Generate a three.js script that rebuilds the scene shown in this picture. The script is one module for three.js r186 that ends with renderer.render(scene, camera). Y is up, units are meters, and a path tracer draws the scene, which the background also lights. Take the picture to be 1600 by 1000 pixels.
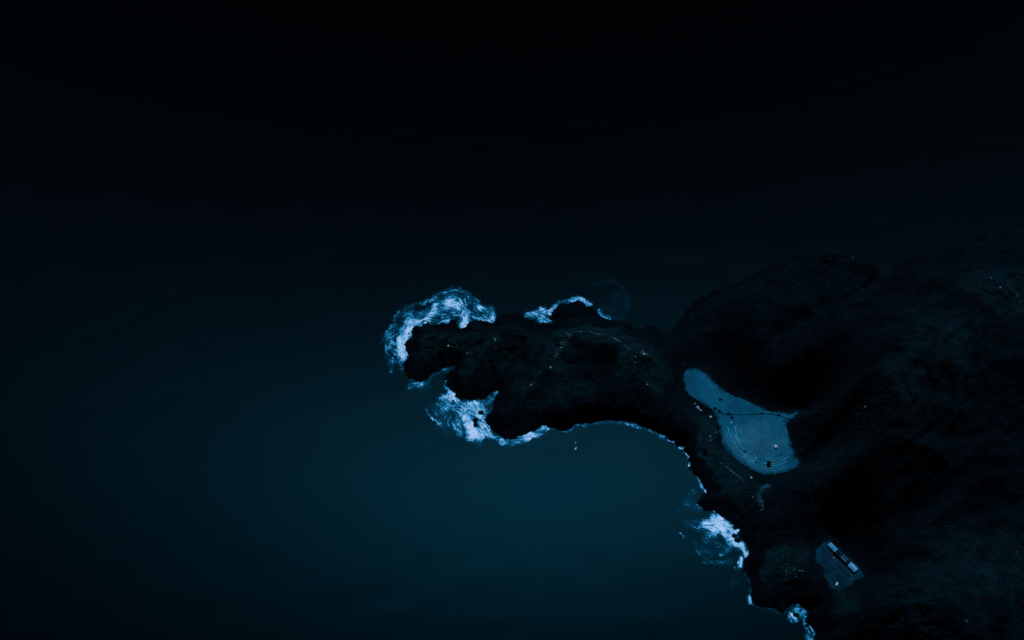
import * as THREE from 'three';
import { mergeGeometries, mergeVertices } from 'three/addons/utils/BufferGeometryUtils.js';

// ---------------------------------------------------------------- camera, sky, moon, exposure
const RAD = Math.PI / 180;
const OFF_NADIR = 38 * RAD, REACH = 1230, FOV = 36;              // the drone looks 38 degrees off straight down
const EYE = new THREE.Vector3(0, REACH * Math.cos(OFF_NADIR), REACH * Math.sin(OFF_NADIR));
const scene = new THREE.Scene();
const camera = new THREE.PerspectiveCamera(FOV, 1.6, 5, 60000);
camera.position.copy(EYE);
camera.lookAt(0, 0, 0);
scene.add(camera);

{ // clear night sky, one smooth gradient from horizon to zenith
  const W = 128, H = 64, data = new Float32Array(W * H * 4);
  for (let j = 0; j < H; j++) {
    const up = Math.max(0, Math.sin(((j + 0.5) / H - 0.5) * Math.PI));
    const k = 1 - 0.45 * up;
    for (let i = 0; i < W; i++) data.set([0.0004 * k, 0.0024 * k, 0.0055 * k, 1], (j * W + i) * 4);
  }
  const t = new THREE.DataTexture(data, W, H, THREE.RGBAFormat, THREE.FloatType);
  t.mapping = THREE.EquirectangularReflectionMapping; t.magFilter = THREE.LinearFilter; t.needsUpdate = true;
  scene.background = t; scene.environment = t;
}
const moon = new THREE.DirectionalLight(new THREE.Color(0.54, 0.71, 1.0), 3.6);
moon.position.set(44, 893, -478);   // high, beyond the headland
moon.castShadow = true; moon.shadow.radius = 2;
moon.shadow.mapSize.set(4096, 4096);
Object.assign(moon.shadow.camera, { left: -900, right: 900, top: 900, bottom: -900, near: 10, far: 3000 });
scene.add(moon, moon.target);
const renderer = new THREE.WebGLRenderer({ antialias: true });
renderer.toneMapping = THREE.LinearToneMapping;
renderer.toneMappingExposure = 1;
renderer.shadowMap.enabled = true;

// ---------------------------------------------------------------- helpers
function rng(seed) { let s = seed | 0; return () => { s = (s + 0x6d2b79f5) | 0; let t = Math.imul(s ^ (s >>> 15), 1 | s); t = (t + Math.imul(t ^ (t >>> 7), 61 | t)) ^ t; return ((t ^ (t >>> 14)) >>> 0) / 4294967296; }; }
const R = rng(7);
const clamp = (x, a = 0, b = 1) => (x < a ? a : x > b ? b : x);
const mix = (a, b, t) => a + (b - a) * t;
const sstep = (a, b, x) => { const t = clamp((x - a) / (b - a)); return t * t * (3 - 2 * t); };
function hash(i, j) { let h = Math.imul(i, 374761393) ^ Math.imul(j, 668265263); h = Math.imul(h ^ (h >>> 13), 1274126177); return ((h ^ (h >>> 16)) >>> 0) / 4294967296; }
function noise(x, y) { // value noise, -1..1
  const i = Math.floor(x), j = Math.floor(y); let a = x - i, b = y - j; a = a * a * (3 - 2 * a); b = b * b * (3 - 2 * b);
  const p = hash(i, j), q = hash(i + 1, j), r = hash(i, j + 1), s = hash(i + 1, j + 1);
  return (p + (q - p) * a + (r - p + (p - q - r + s) * a) * b) * 2 - 1;
}
function fbm(x, y, n = 4) { let s = 0, a = 0.5, f = 1; for (let k = 0; k < n; k++) { s += a * noise(x * f + 17.3 * k, y * f - 9.1 * k); a *= 0.5; f *= 2.03; } return s; }
const ridged = (x, y, n = 4) => { let s = 0, a = 0.5, f = 1; for (let k = 0; k < n; k++) { s += a * (1 - Math.abs(noise(x * f + 31.7 * k, y * f + 4.3 * k))); a *= 0.5; f *= 2.1; } return s; };

// survey sheet: places were measured on a 1600 x 1000 sheet; plan() gives metres at height h, sheet() the reverse
const T = Math.tan(FOV * RAD / 2), CS = Math.cos(OFF_NADIR), SN = Math.sin(OFF_NADIR);
function ray(u, v) { const a = (u - 800) / 500 * T, b = (500 - v) / 500 * T; return [a, -CS + b * SN, -SN - b * CS]; }
function plan(u, v, h = 0) { const r = ray(u, v), t = (h - EYE.y) / r[1]; return [EYE.x + r[0] * t, EYE.z + r[2] * t]; }
function sheet(x, y, z) { const dy = y - EYE.y, dz = z - EYE.z, f = -dy * CS - dz * SN, b = dy * SN - dz * CS; return [800 + 500 * (x - EYE.x) / f / T, 500 - 500 * b / f / T]; }

const taken = {};
function numbered(name) { const n = taken[name] ?? 0; taken[name] = n + 1; return n ? name + '_' + String(n).padStart(3, '0') : name; }
function shadow(o) { o.traverse((m) => { if (m.isMesh) { m.castShadow = true; m.receiveShadow = true; } }); return o; }
function tag(o, label, category, group, kind) { if (label) o.userData.label = label; if (category) o.userData.category = category; if (group) o.userData.group = group; if (kind) o.userData.kind = kind; return o; }
function mesh(name, geo, mat, parent) { const m = new THREE.Mesh(geo, mat); m.name = parent ? name : numbered(name); m.castShadow = m.receiveShadow = true; (parent || scene).add(m); return m; }
function thing(name, label, category, [x, y, z], turn = 0, group) { const o = new THREE.Group(); o.name = numbered(name); o.position.set(x, y, z); o.rotation.y = turn; tag(o, label, category, group); scene.add(o); return o; }
const matte = (o) => new THREE.MeshPhysicalMaterial({ roughness: 1, specularIntensity: 0.06, ...o });   // earth, plants, foam: no gloss to speak of
const std = (r, g, b, rough = 0.9, extra = {}) => rough >= 0.8 ? matte({ color: new THREE.Color().setRGB(r, g, b), roughness: rough, ...extra }) : new THREE.MeshStandardMaterial({ color: new THREE.Color().setRGB(r, g, b), roughness: rough, ...extra });
function segDist(px, py, a, b) { const dx = b[0] - a[0], dy = b[1] - a[1], t = clamp(((px - a[0]) * dx + (py - a[1]) * dy) / (dx * dx + dy * dy || 1)); return [Math.hypot(px - a[0] - dx * t, py - a[1] - dy * t), t]; }
function lineDist(px, py, pts) { let best = 1e9, at = 0; for (let k = 0; k + 1 < pts.length; k++) { const [d, t] = segDist(px, py, pts[k], pts[k + 1]); if (d < best) { best = d; at = k + t; } } return [best, at]; }
function inside(px, py, poly) { let c = false; for (let i = 0, j = poly.length - 1; i < poly.length; j = i++) { const a = poly[i], b = poly[j]; if ((a[1] > py) !== (b[1] > py) && px < (b[0] - a[0]) * (py - a[1]) / (b[1] - a[1]) + a[0]) c = !c; } return c; }
function signedDist(px, py, poly) { let best = 1e9; for (let i = 0, j = poly.length - 1; i < poly.length; j = i++) { const d = segDist(px, py, poly[i], poly[j])[0]; if (d < best) best = d; } return inside(px, py, poly) ? best : -best; }
const pairs = (s) => s.trim().split(/\s+/).map((p) => p.split(',').map(Number));

// ---------------------------------------------------------------- the coast, measured
const COAST = pairs(`630,568 633,562 638,555 634,547 633,541 635,534 640,530 645,528 644,521 644,514 648,510 655,511 660,508 664,506 669,503 673,506 684,507 696,505 702,503 706,500 713,500 716,503 717,512 723,514 727,508 733,503 742,500 750,501 757,503 767,504
 775,500 786,493 800,490 812,490 819,496 834,499 836,506 850,505 862,506 867,500 861,498 860,494 864,488 867,480 875,475 890,474 901,470 908,474 914,479 925,480 933,487 940,494 948,500 958,501 970,502 985,508 995,514 1003,515 1012,510 1022,509 1033,514 1040,519 1048,519
 1056,511 1064,497 1074,484 1088,470 1112,456 1150,442 1182,427 1215,410 1240,401 1262,399 1280,406 1300,409 1330,408 1350,414 1364,428 1373,438 1388,424 1412,406 1455,396 1500,391 1560,381 1640,370 1760,350 1900,330 2300,300
 2300,1500 1600,1500 1420,1220 1330,1080 1283,1018 1274,1004 1270,994 1275,991 1270,982 1264,972 1259,966 1265,958 1274,949 1270,944 1262,943 1256,942 1250,938 1243,939 1238,942 1234,948 1228,954 1223,957 1216,956 1205,952 1190,950 1181,947 1176,942 1174,934 1174,920 1172,910 1168,901 1163,893 1161,887 1161,878 1165,872 1169,866 1169,859 1165,849 1161,842 1154,835 1155,830 1152,825 1146,820 1138,817 1128,811 1119,803 1113,797 1104,797 1095,794 1088,787 1091,780 1100,775 1107,771 1101,763 1096,755 1090,744 1083,737 1077,726 1077,714 1070,706 1068,698 1058,696 1053,691 1040,682 1030,676 1017,668 1000,664 983,657 965,655 950,654 937,657 920,660 901,661 893,666 883,671 866,669 853,666 845,669 835,674 820,680 808,684 797,688 787,687 782,682 775,676 767,670 760,665 755,659 757,651 762,645 770,638 772,630 773,617 777,613 773,612 766,616 760,622 752,625 747,621 740,626 730,624 720,627 711,622 708,614 701,610 696,605 695,598 697,590 703,582 709,577 708,573 700,573 692,576 687,582 675,584 667,591 660,596 651,597 645,594 634,588 630,580`).map(([u, v]) => plan(u, v, 0));
const FIELD_H = 17, YARD_H = 27;
const FIELD_SHEET = pairs(`1069,580 1079,576 1095,577 1106,584 1114,594 1125,605 1139,615 1160,622 1174,629 1188,636 1204,641 1221,644 1239,646 1248,643 1246,648 1237,655 1228,659 1230,666 1233,678 1235,689 1240,703 1241,711 1248,718 1250,723 1243,731 1229,738 1208,743 1190,741 1173,734 1155,722 1145,714 1136,704 1129,692 1126,680 1124,666 1120,653 1116,646 1104,634 1090,626 1074,617 1070,603 1067,591`);
const FIELD = FIELD_SHEET.map(([u, v]) => plan(u, v, FIELD_H));
const YARD = pairs(`1275,857 1284,850 1296,843 1324,869 1352,899 1330,912 1308,926 1298,916 1287,898 1288,888 1277,880 1273,868`).map(([u, v]) => plan(u, v, YARD_H));

// hills: crest lines with height and half width (metres), ground positions on the sheet
const CRESTS = [
  [34, 42, '660,548 720,552 790,556 850,560 890,548 940,545 985,555'], [30, 46, '985,555 1010,580 1030,610'], [20, 50, '800,620 870,615 960,625 1020,640'],
  [58, 78, '1120,548 1190,528 1250,496 1300,474'], [34, 45, '1300,474 1350,520'],
  [128, 120, '1330,700 1420,640 1520,560 1640,500 1800,470'], [70, 60, '1275,745 1340,700'], [150, 160, '1560,700 1700,640 1900,600'],
  [112, 100, '1400,1080 1500,1010 1620,930 1800,840'], [60, 60, '1330,990 1400,1080'], [44, 60, '1520,462 1640,455 1760,445'],
].map(([h, w, s]) => ({ h, w, pts: pairs(s).map(([u, v]) => plan(u, v, 0)) }));
const BAY_CLIFF = pairs('885,668 905,660 950,652 985,655 1020,668 1045,684').map(([u, v]) => plan(u, v, 0));
const FLAT = [[FIELD, FIELD_H, 70], [YARD, YARD_H, 55]];

// ---------------------------------------------------------------- terrain height grid
const CELL = 1.7, X0 = -175, Z0 = -330, NX = 640, NZ = 560;
const HT = new Float32Array(NX * NZ), SHORE = new Float32Array(NX * NZ);
for (let j = 0; j < NZ; j++) for (let i = 0; i < NX; i++) {
  const x = X0 + i * CELL, z = Z0 + j * CELL;
  let d = signedDist(x, z, COAST);
  SHORE[j * NX + i] = d;
  d += 2.1 * noise(x / 6.2, z / 6.2) + 1.1 * noise(x / 2.3 + 40, z / 2.3) ;
  let h;
  if (d < 0) h = Math.max(-9, d * 0.75);
  else {
    const steep = 1 - sstep(18, 42, lineDist(x, z, BAY_CLIFF)[0]);
    h = mix(15, 20, steep) * (1 - Math.exp(-d / mix(13, 6.5, steep)));
    let up = 0;
    for (const c of CRESTS) { const q = lineDist(x, z, c.pts)[0] / c.w; if (q < 3) { const k = c.h * Math.exp(-q * q * 0.9); up = Math.max(up, k) + Math.min(up, k) * 0.22; } }
    h += up * sstep(0, 75, d);
    const rough = sstep(0, 12, d);
    h += (fbm(x / 46, z / 46, 4) * 7 + (ridged(x / 75 + 3, z / 75, 4) - 0.62) * 22 * clamp(up / 60) + (ridged((x * 0.82 - z * 0.57) / 150, (x * 0.57 + z * 0.82) / 34, 3) - 0.62) * 15 * clamp((up - 15) / 50) * sstep(250, 330, x)) * rough;
    h += (fbm(x / 9, z / 9, 3) * 2.0) * rough + (ridged(x / 11, z / 11, 3) - 0.55) * 3.2 * sstep(0, 4, d) * (1 - sstep(12, 34, d));
    for (const [poly, fh, blend] of FLAT) { const s = signedDist(x, z, poly); if (s > -blend) h = mix(h, fh - 0.35, sstep(-blend, -1.5, s) ** 1.6); }
    h = Math.max(h, Math.min(0.6, d * 0.7));
  }
  HT[j * NX + i] = h;
}
function sampleGrid(G, x, z) { const a = clamp((x - X0) / CELL, 0, NX - 1.001), b = clamp((z - Z0) / CELL, 0, NZ - 1.001), i = a | 0, j = b | 0, s = a - i, t = b - j, k = j * NX + i; return mix(mix(G[k], G[k + 1], s), mix(G[k + NX], G[k + NX + 1], s), t); }
const ground = (x, z) => sampleGrid(HT, x, z);
function hit(u, v) { // where the sight line through a sheet point meets the ground
  const r = ray(u, v); let t = (150 - EYE.y) / r[1];
  for (let k = 0; k < 900; k++) { const x = EYE.x + r[0] * t, y = EYE.y + r[1] * t, z = EYE.z + r[2] * t; if (y <= Math.max(0, ground(x, z))) return [x, Math.max(0, ground(x, z)), z]; t += 0.5; }
  const [x, z] = plan(u, v, 0); return [x, 0, z];
}

// lit zones of turf, their light painted into the ground colour, on the sheet (u, v, ru, rv, amount)
const LIT_TURF = [[700, 540, 60, 28, 0.8], [775, 533, 22, 18, 1], [740, 560, 60, 30, 0.55], [835, 555, 60, 30, 0.5], [868, 552, 14, 28, 1], [905, 516, 50, 12, 1], [950, 520, 40, 14, 0.9], [992, 548, 26, 32, 1], [1022, 575, 26, 40, 0.8], [850, 600, 70, 30, 0.35], [1105, 690, 22, 46, 0.9], [1135, 738, 34, 36, 0.8], [1165, 775, 34, 30, 0.55], [1225, 880, 34, 38, 0.9], [1560, 470, 60, 46, 0.5], [1380, 620, 90, 60, 0.35], [1300, 690, 50, 60, 0.35], [1540, 880, 110, 50, 0.3], [1440, 930, 60, 60, 0.25], [1315, 945, 30, 26, 0.3], [1460, 560, 60, 70, 0.3]]
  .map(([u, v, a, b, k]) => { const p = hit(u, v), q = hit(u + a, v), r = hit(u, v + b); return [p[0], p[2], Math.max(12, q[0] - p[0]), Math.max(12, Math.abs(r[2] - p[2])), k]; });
function turf(x, z) { let s = 0; const wx = x + 9 * noise(x / 17, z / 17 + 5), wz = z + 9 * noise(x / 17 + 50, z / 17); for (const [cx, cz, a, b, k] of LIT_TURF) { const q = ((wx - cx) / a) ** 2 + ((wz - cz) / b) ** 2; if (q < 1.4) s = Math.max(s, k * (1 - sstep(0.35, 1.4, q))); } return clamp(s + 0.5 * fbm(x / 7, z / 7, 3) * (s > 0 ? 1 : 0)); }  // how far the painted lit zones lighten the ground here
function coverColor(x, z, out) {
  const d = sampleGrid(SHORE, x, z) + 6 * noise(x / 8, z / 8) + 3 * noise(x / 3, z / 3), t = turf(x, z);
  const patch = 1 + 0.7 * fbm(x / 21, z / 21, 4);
  const heath = [0.0006 * patch, 0.0040 * patch, 0.0058 * patch], litGrass = [0.0016, 0.0145, 0.0165], rock = [0.0008, 0.0026, 0.0042];  // the paler grass tone carries the painted light of the lit zones
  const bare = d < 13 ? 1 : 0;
  for (let c = 0; c < 3; c++) out[c] = bare ? rock[c] * (0.8 + 0.5 * noise(x / 2, z / 2)) : mix(heath[c], litGrass[c], t);
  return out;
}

{ // hillsides, headland and shore as one sheet
  const pos = [], col = [], idx = [], id = new Int32Array(NX * NZ).fill(-1), c = [0, 0, 0];
  const keep = (k) => HT[k] > -4;
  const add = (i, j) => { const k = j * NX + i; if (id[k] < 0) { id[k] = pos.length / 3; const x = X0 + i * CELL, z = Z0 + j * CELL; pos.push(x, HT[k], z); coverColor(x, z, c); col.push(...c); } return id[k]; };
  for (let j = 0; j + 1 < NZ; j++) for (let i = 0; i + 1 < NX; i++) {
    const k = j * NX + i;
    if (!(keep(k) || keep(k + 1) || keep(k + NX) || keep(k + NX + 1))) continue;
    const a = add(i, j), b = add(i + 1, j), e = add(i, j + 1), f = add(i + 1, j + 1);
    idx.push(a, e, b, b, e, f);
  }
  const g = new THREE.BufferGeometry();
  g.setAttribute('position', new THREE.Float32BufferAttribute(pos, 3)); g.setAttribute('color', new THREE.Float32BufferAttribute(col, 3)); g.setIndex(idx); g.computeVertexNormals();
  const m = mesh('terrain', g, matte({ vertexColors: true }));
  tag(m, 'dark heather covered headland and steep coastal hills', 'terrain', null, 'structure');
}

// ---------------------------------------------------------------- the sea: long low swell near the coast, flat to the horizon
{
  const xs = [-30000, -6000, -2200], zs = [-30000, -6000, -2200];
  for (let x = -1300; x <= 1300; x += 6.5) xs.push(x); xs.push(2200, 6000, 30000);
  for (let z = -1200; z <= 800; z += 6.5) zs.push(z); zs.push(2200, 6000, 30000);
  const pos = [], nor = [], uvs = [], idx = [], e = 2;
  const swell = (x, z) => { const f = (1 - sstep(900, 1280, Math.abs(x))) * (1 - sstep(600, 790, Math.abs(z + 200) - 200)); if (f <= 0) return 0; const wx = x + 25 * noise(x / 130, z / 130), wz = z + 25 * noise(x / 130 + 9, z / 130); return f * (0.12 * fbm(wx / 90, wz / 46, 3) + 0.035 * Math.sin((wx * 0.35 + wz) / 8.5) * (0.5 + noise(x / 160, z / 160))); };
  for (const z of zs) for (const x of xs) { pos.push(x, swell(x, z), z); const n = new THREE.Vector3((swell(x - e, z) - swell(x + e, z)) / (2 * e), 1, (swell(x, z - e) - swell(x, z + e)) / (2 * e)).normalize(); nor.push(n.x, n.y, n.z); uvs.push(x / 100, -z / 100); }
  const W = xs.length; for (let j = 0; j + 1 < zs.length; j++) for (let i = 0; i + 1 < W; i++) { const a = j * W + i; idx.push(a, a + W, a + 1, a + 1, a + W, a + W + 1); }
  const g = new THREE.BufferGeometry(); g.setAttribute('position', new THREE.Float32BufferAttribute(pos, 3)); g.setAttribute('normal', new THREE.Float32BufferAttribute(nor, 3)); g.setAttribute('uv', new THREE.Float32BufferAttribute(uvs, 2)); g.setIndex(idx);
  const m = mesh('sea', g, new THREE.MeshPhysicalMaterial({ color: new THREE.Color().setRGB(0.00001, 0.0002, 0.00035), roughness: 0.37, ior: 1.333, specularIntensity: 0.103, specularColor: new THREE.Color().setRGB(0.0, 0.77, 1), anisotropy: 0.72, anisotropyRotation: 0 }));
  tag(m, 'dark blue open sea with long low swell', 'sea', null, 'structure');
}

// ---------------------------------------------------------------- surf
// Each patch: sheet box, then strokes "density radius : points" describing where the foam lies
const SURF = [
  { box: [592, 436, 784, 600], label: 'swirling surf wrapped round the western tip of the headland', s: `
   .95 10:668,500 682,480 700,473 717,473 728,484 728,498 721,511|.55 13:696,491 712,488|.5 4:665,475 686,459 709,451 728,456 744,470 750,482|.45 10:700,462 722,462 738,476 746,490|.4 8:680,470 700,463|.7 9:752,484 764,484 767,498 756,499|.9 6:760,501 768,501
   .7 5:742,495 756,500|1 12:638,507 652,508 632,519 630,533 628,545 632,558|.6 9:618,512 609,522 605,533 612,540 620,548|.42 3:607,530 611,508 621,493 634,480 651,475 665,474|.5 9:644,491 658,494|.6 6:655,505 668,503 684,504 700,502|.5 7:612,566 621,563 630,573|.55 4:608,567 611,579|.5 5:626,556 628,576|.35 3:604,520 602,536 606,548 604,560|.3 12:630,495 640,484` },
  { box: [634, 566, 716, 616], label: 'small curl of surf beneath the southwestern point', s: `
   .85 5:652,603 657,602|.5 8:643,605 666,601|.35 2.5:634,590 646,597|.28 3:669,597 675,586 687,583|.5 4:690,581 698,578 707,574|.35 2:650,599 664,597` },
  { box: [650, 592, 800, 708], label: 'dense white surf breaking over rocks in the southern cove', s: `
   .8 17:730,640 750,646|.92 14:742,666 757,672|.75 12:715,640 722,655|.6 12:698,628 694,640|.55 3:696,598 697,606|.95 7:702,612 708,620|.65 8:691,624 700,622|.5 10:696,638 690,632|.85 7:708,624 722,632|.8 9:740,632 750,636|.68 9:757,630 764,626|.5 6:770,619 775,614|1 10:722,645 733,662 743,678|.9 9:750,650 757,659 763,671|.95 8:735,672 752,684|.8 9:749,690 733,685|.6 9:719,676 712,664|.5 11:705,659 700,648|.3 10:698,671 690,660|.65 2.6:665,641 677,657 691,666|.35 11:687,652 682,640|.85 7:766,681 784,692 798,694` },
  { box: [784, 652, 1050, 704], label: 'thin ribbon of surf along the sheltered south shore', s: `
   .92 7.5:780,690 798,694 813,689 831,680|.85 7.5:831,680 848,672 855,669|.4 2.4:855,668 867,671 883,674 893,670|.40 3.4:893,670 903,665 930,663 950,659|.52 4.5:955,660 968,661|.44 4:968,661 983,663 1000,669 1017,673|.5 3:1017,673 1035,683` },
  { box: [1034, 676, 1114, 776], label: 'thin bright line of surf along the bay east shore', s: `
   .6 2.4:1034,679 1045,686|.85 2.4:1045,686 1053,692 1060,698 1068,700 1070,707 1076,714 1077,728|.8 2.2:1077,728 1085,740 1095,755 1106,771` },
  { box: [814, 428, 996, 512], label: 'surf round the knoll on the northern shore', s: `
   .8 7:825,494 838,490 848,487 858,490|.95 8:845,498 854,502|.75 5:861,487 865,481 875,474 891,471|.8 5:891,471 903,467 912,471 921,475|.65 4:936,487 943,494 952,500|.2 5:955,498 968,500|.12 4:968,499 977,488 980,474 977,458 971,448 957,441 929,443|.2 4:978,480 981,468|.07 12:960,485 965,465|.11 6:940,480 955,488` },
  { box: [1050, 760, 1176, 894], label: 'bursting white surf at the rocky foot of the bay', s: `
   .38 7:1081,768 1072,785 1079,792 1090,794|.55 3:1071,783 1074,789|.6 2.5:1058,799 1061,802|.6 3:1064,835 1069,841|.85 4:1114,799 1119,808|1 12:1119,810 1128,819 1140,830|.85 11:1108,820 1120,828|.85 9:1140,842 1158,856|.75 7:1146,822 1150,826|.9 4:1153,829 1150,832|.85 7:1137,838 1130,832|.78 9:1102,818 1112,822|.5 9:1088,821 1096,824|.28 8:1077,819|.55 10:1106,833 1116,838|.85 7:1142,846 1150,846|1 7:1158,851 1164,862 1167,866|.75 7:1136,858 1148,852|.4 6:1125,868 1135,862|.9 5:1157,874 1158,885|.45 3:1148,888 1156,889|.28 4:1085,848 1090,862 1102,876 1120,880 1145,878|.4 3:1106,848 1118,850 1130,851|.36 3:1100,842 1112,845|.22 15:1105,858 1118,856|.8 3:1112,785 1113,798` },
  { box: [1134, 884, 1290, 1050], label: 'broken surf along the rocks at the southern end', s: `
   .35 2.2:1163,890 1168,902 1172,914 1173,926|.28 6:1144,914 1150,910|.7 4:1171,932 1172,944|.4 3:1176,946 1185,949|.25 1.8:1185,950 1205,953 1218,957 1226,956|.3 4:1230,951 1236,946|.68 9:1243,953 1238,958|.55 7:1250,943 1246,946|.36 6:1262,948 1269,949|.7 7:1234,964 1242,969|.7 6:1254,958 1256,966|.85 4.5:1258,974 1263,987|.85 7:1265,996 1268,1010 1280,1030|.65 3.4:1268,980 1273,990|.3 6:1250,950 1258,953` },
];
SURF.forEach((patch, pi) => {
  const corners = [[0, 1], [2, 1], [0, 3], [2, 3]].map(([a, b]) => plan(patch.box[a], patch.box[b], 0));
  const xa = Math.min(...corners.map((p) => p[0])), xb = Math.max(...corners.map((p) => p[0])), za = Math.min(...corners.map((p) => p[1])), zb = Math.max(...corners.map((p) => p[1]));
  const strokes = patch.s.trim().split(/[|\n]/).map((t) => { const [head, tail] = t.trim().split(':'), [k, r] = head.split(' ').map(Number); const pts = pairs(tail); if (pts.length < 2) pts.push([pts[0][0] + 0.5, pts[0][1]]); return { k, r, pts }; });
  const scale = 0.21, TW = Math.min(1280, Math.round((xb - xa) / scale)), TH = Math.min(1280, Math.round((zb - za) / scale));
  // coarse density and drift direction, then foam drawn out into filaments along the drift
  const GW = 300, GH = Math.max(40, Math.round(300 * (zb - za) / (xb - xa))), D = new Float32Array(GW * GH), CX = new Float32Array(GW * GH), CZ = new Float32Array(GW * GH);
  for (const k of strokes) { k.w = k.pts.map(([u, v]) => plan(u, v, 0)); }
  for (let j = 0; j < GH; j++) for (let i = 0; i < GW; i++) {
    const x = mix(xa, xb, i / (GW - 1)), z = mix(za, zb, j / (GH - 1)), [u0, v0] = sheet(x, 0, z);
    const u = u0 + 2.6 * noise(x / 6, z / 6) + 1.3 * noise(x / 2.6, z / 2.6 + 7), v = v0 + 2.6 * noise(x / 6 + 30, z / 6) + 1.3 * noise(x / 2.6 + 60, z / 2.6);
    let s = 0, c2 = 0, s2 = 0;
    for (const { k, r, pts, w } of strokes) {
      const [dist, at] = lineDist(u, v, pts), q = dist / (r * 1.35);
      if (q < 1) { const f = k * (1 - sstep(0.2, 1, q)); s = Math.max(s, f) + 0.3 * Math.min(s, f); }
      if (q < 3) { const n = Math.min(pts.length - 2, at | 0), a = 2 * Math.atan2(w[n + 1][1] - w[n][1], w[n + 1][0] - w[n][0]), f = (1 - q / 3) ** 2 * Math.min(1, Math.hypot(w[n + 1][1] - w[n][1], w[n + 1][0] - w[n][0]) / 6); c2 += Math.cos(a) * f; s2 += Math.sin(a) * f; }
    }
    const patchy = 0.98 + 0.32 * noise(x / 10 + 3, z / 10);
    D[j * GW + i] = Math.min(1.12, s * patchy) * sstep(0, 12, Math.min(i, j, GW - 1 - i, GH - 1 - j));
    const ang = 0.5 * Math.atan2(s2, c2) + 0.9 * noise(x / 13, z / 13 + 70);
    CX[j * GW + i] = Math.cos(ang); CZ[j * GW + i] = Math.sin(ang);
  }
  const dens = (fx, fz, G = D) => { const a = clamp(fx, 0, 0.9999) * (GW - 1), b = clamp(fz, 0, 0.9999) * (GH - 1), i = Math.min(GW - 2, a | 0), j = Math.min(GH - 2, b | 0), s = a - i, t = b - j, k = j * GW + i; return mix(mix(G[k], G[k + 1], s), mix(G[k + GW], G[k + GW + 1], s), t); };
  const data = new Uint8Array(TW * TH * 4), enc = (c) => Math.round(255 * (c <= 0.0031308 ? 12.92 * c : 1.055 * Math.pow(c, 1 / 2.4) - 0.055));
  const blue = [0.002, 0.095, 0.165], mid = [0.016, 0.29, 0.45], cyan = [0.065, 0.47, 0.69], white = [0.80, 0.83, 0.85];
  for (let j = 0; j < TH; j++) for (let i = 0; i < TW; i++) {
    const fx = i / (TW - 1), fz = j / (TH - 1), d = dens(fx, fz), o = (j * TW + i) * 4;
    if (d < 0.01) { data[o + 1] = 90; data[o + 2] = 120; continue; }
    const x = mix(xa, xb, fx), z = mix(za, zb, fz), gi = Math.round(fz * (GH - 1)) * GW + Math.round(fx * (GW - 1)), cx = CX[gi], cz = CZ[gi];
    const along = x * cx + z * cz, across = z * cx - x * cz;
    let thread = 0; for (let k = -4; k <= 4; k++) { const e = k * 0.75; thread += noise((x + cx * e) / 0.95, (z + cz * e) / 0.95); } thread = thread / 9 * 2.6;   // filaments
    const lace = 1 - Math.abs(noise(x / 2.4 + 1.2 * noise(x / 5, z / 5), z / 2.1)) * 1.2, grain = noise(x / 0.72, z / 0.72) * 0.6 + noise(x / 0.42, z / 0.42) * 0.4, broad = fbm(x / 9, z / 9, 3);
    const calm = 1 - 0.5 * d, c = sstep(0.36, 1.00, d * 0.84 + (lace - 0.4) * 0.34 * calm + thread * 0.40 * calm * sstep(0.02, 0.42, d) + grain * 0.22 + broad * 0.30);   // standing bubbles
    const aer = clamp(d * 0.62 + 0.3 * broad * d + 0.22 * thread * d);                                                                     // water full of air
    const a = 1 - (1 - c) * (1 - aer), t = clamp(c / Math.max(a, 1e-3)) * (0.55 + 0.45 * c), y = sstep(0.35, 1.0, c + 0.2 * grain), w = sstep(0.80, 1.42, d + 0.26 * grain + 0.42 * broad + 0.22 * thread) * c;
    for (let q = 0; q < 3; q++) data[o + q] = enc(mix(mix(mix(blue[q], mid[q], t), cyan[q], y), white[q], w));
    data[o + 3] = Math.round(255 * clamp(a));
  }
  const tex = new THREE.DataTexture(data, TW, TH); tex.colorSpace = THREE.SRGBColorSpace; tex.magFilter = THREE.LinearFilter; tex.needsUpdate = true;
  const cx = Math.round((xb - xa) / 1.6), cz = Math.round((zb - za) / 1.6), g = new THREE.PlaneGeometry(1, 1, cx, cz), p = g.attributes.position, uv = g.attributes.uv;
  for (let k = 0; k < p.count; k++) { const fx = p.getX(k) + 0.5, fz = 0.5 - p.getY(k), x = mix(xa, xb, fx), z = mix(za, zb, fz), d = dens(fx, fz); p.setXYZ(k, x, 0.3 + 0.02 * pi + 0.55 * d * (1 + 0.8 * noise(x / 3, z / 3)), z); uv.setXY(k, fx, fz); }
  g.computeVertexNormals();
  const m = mesh('sea_foam', g, matte({ map: tex, transparent: true, side: THREE.DoubleSide }));
  m.castShadow = false;
  tag(m, patch.label, 'sea foam', null, 'stuff');
});

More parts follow.
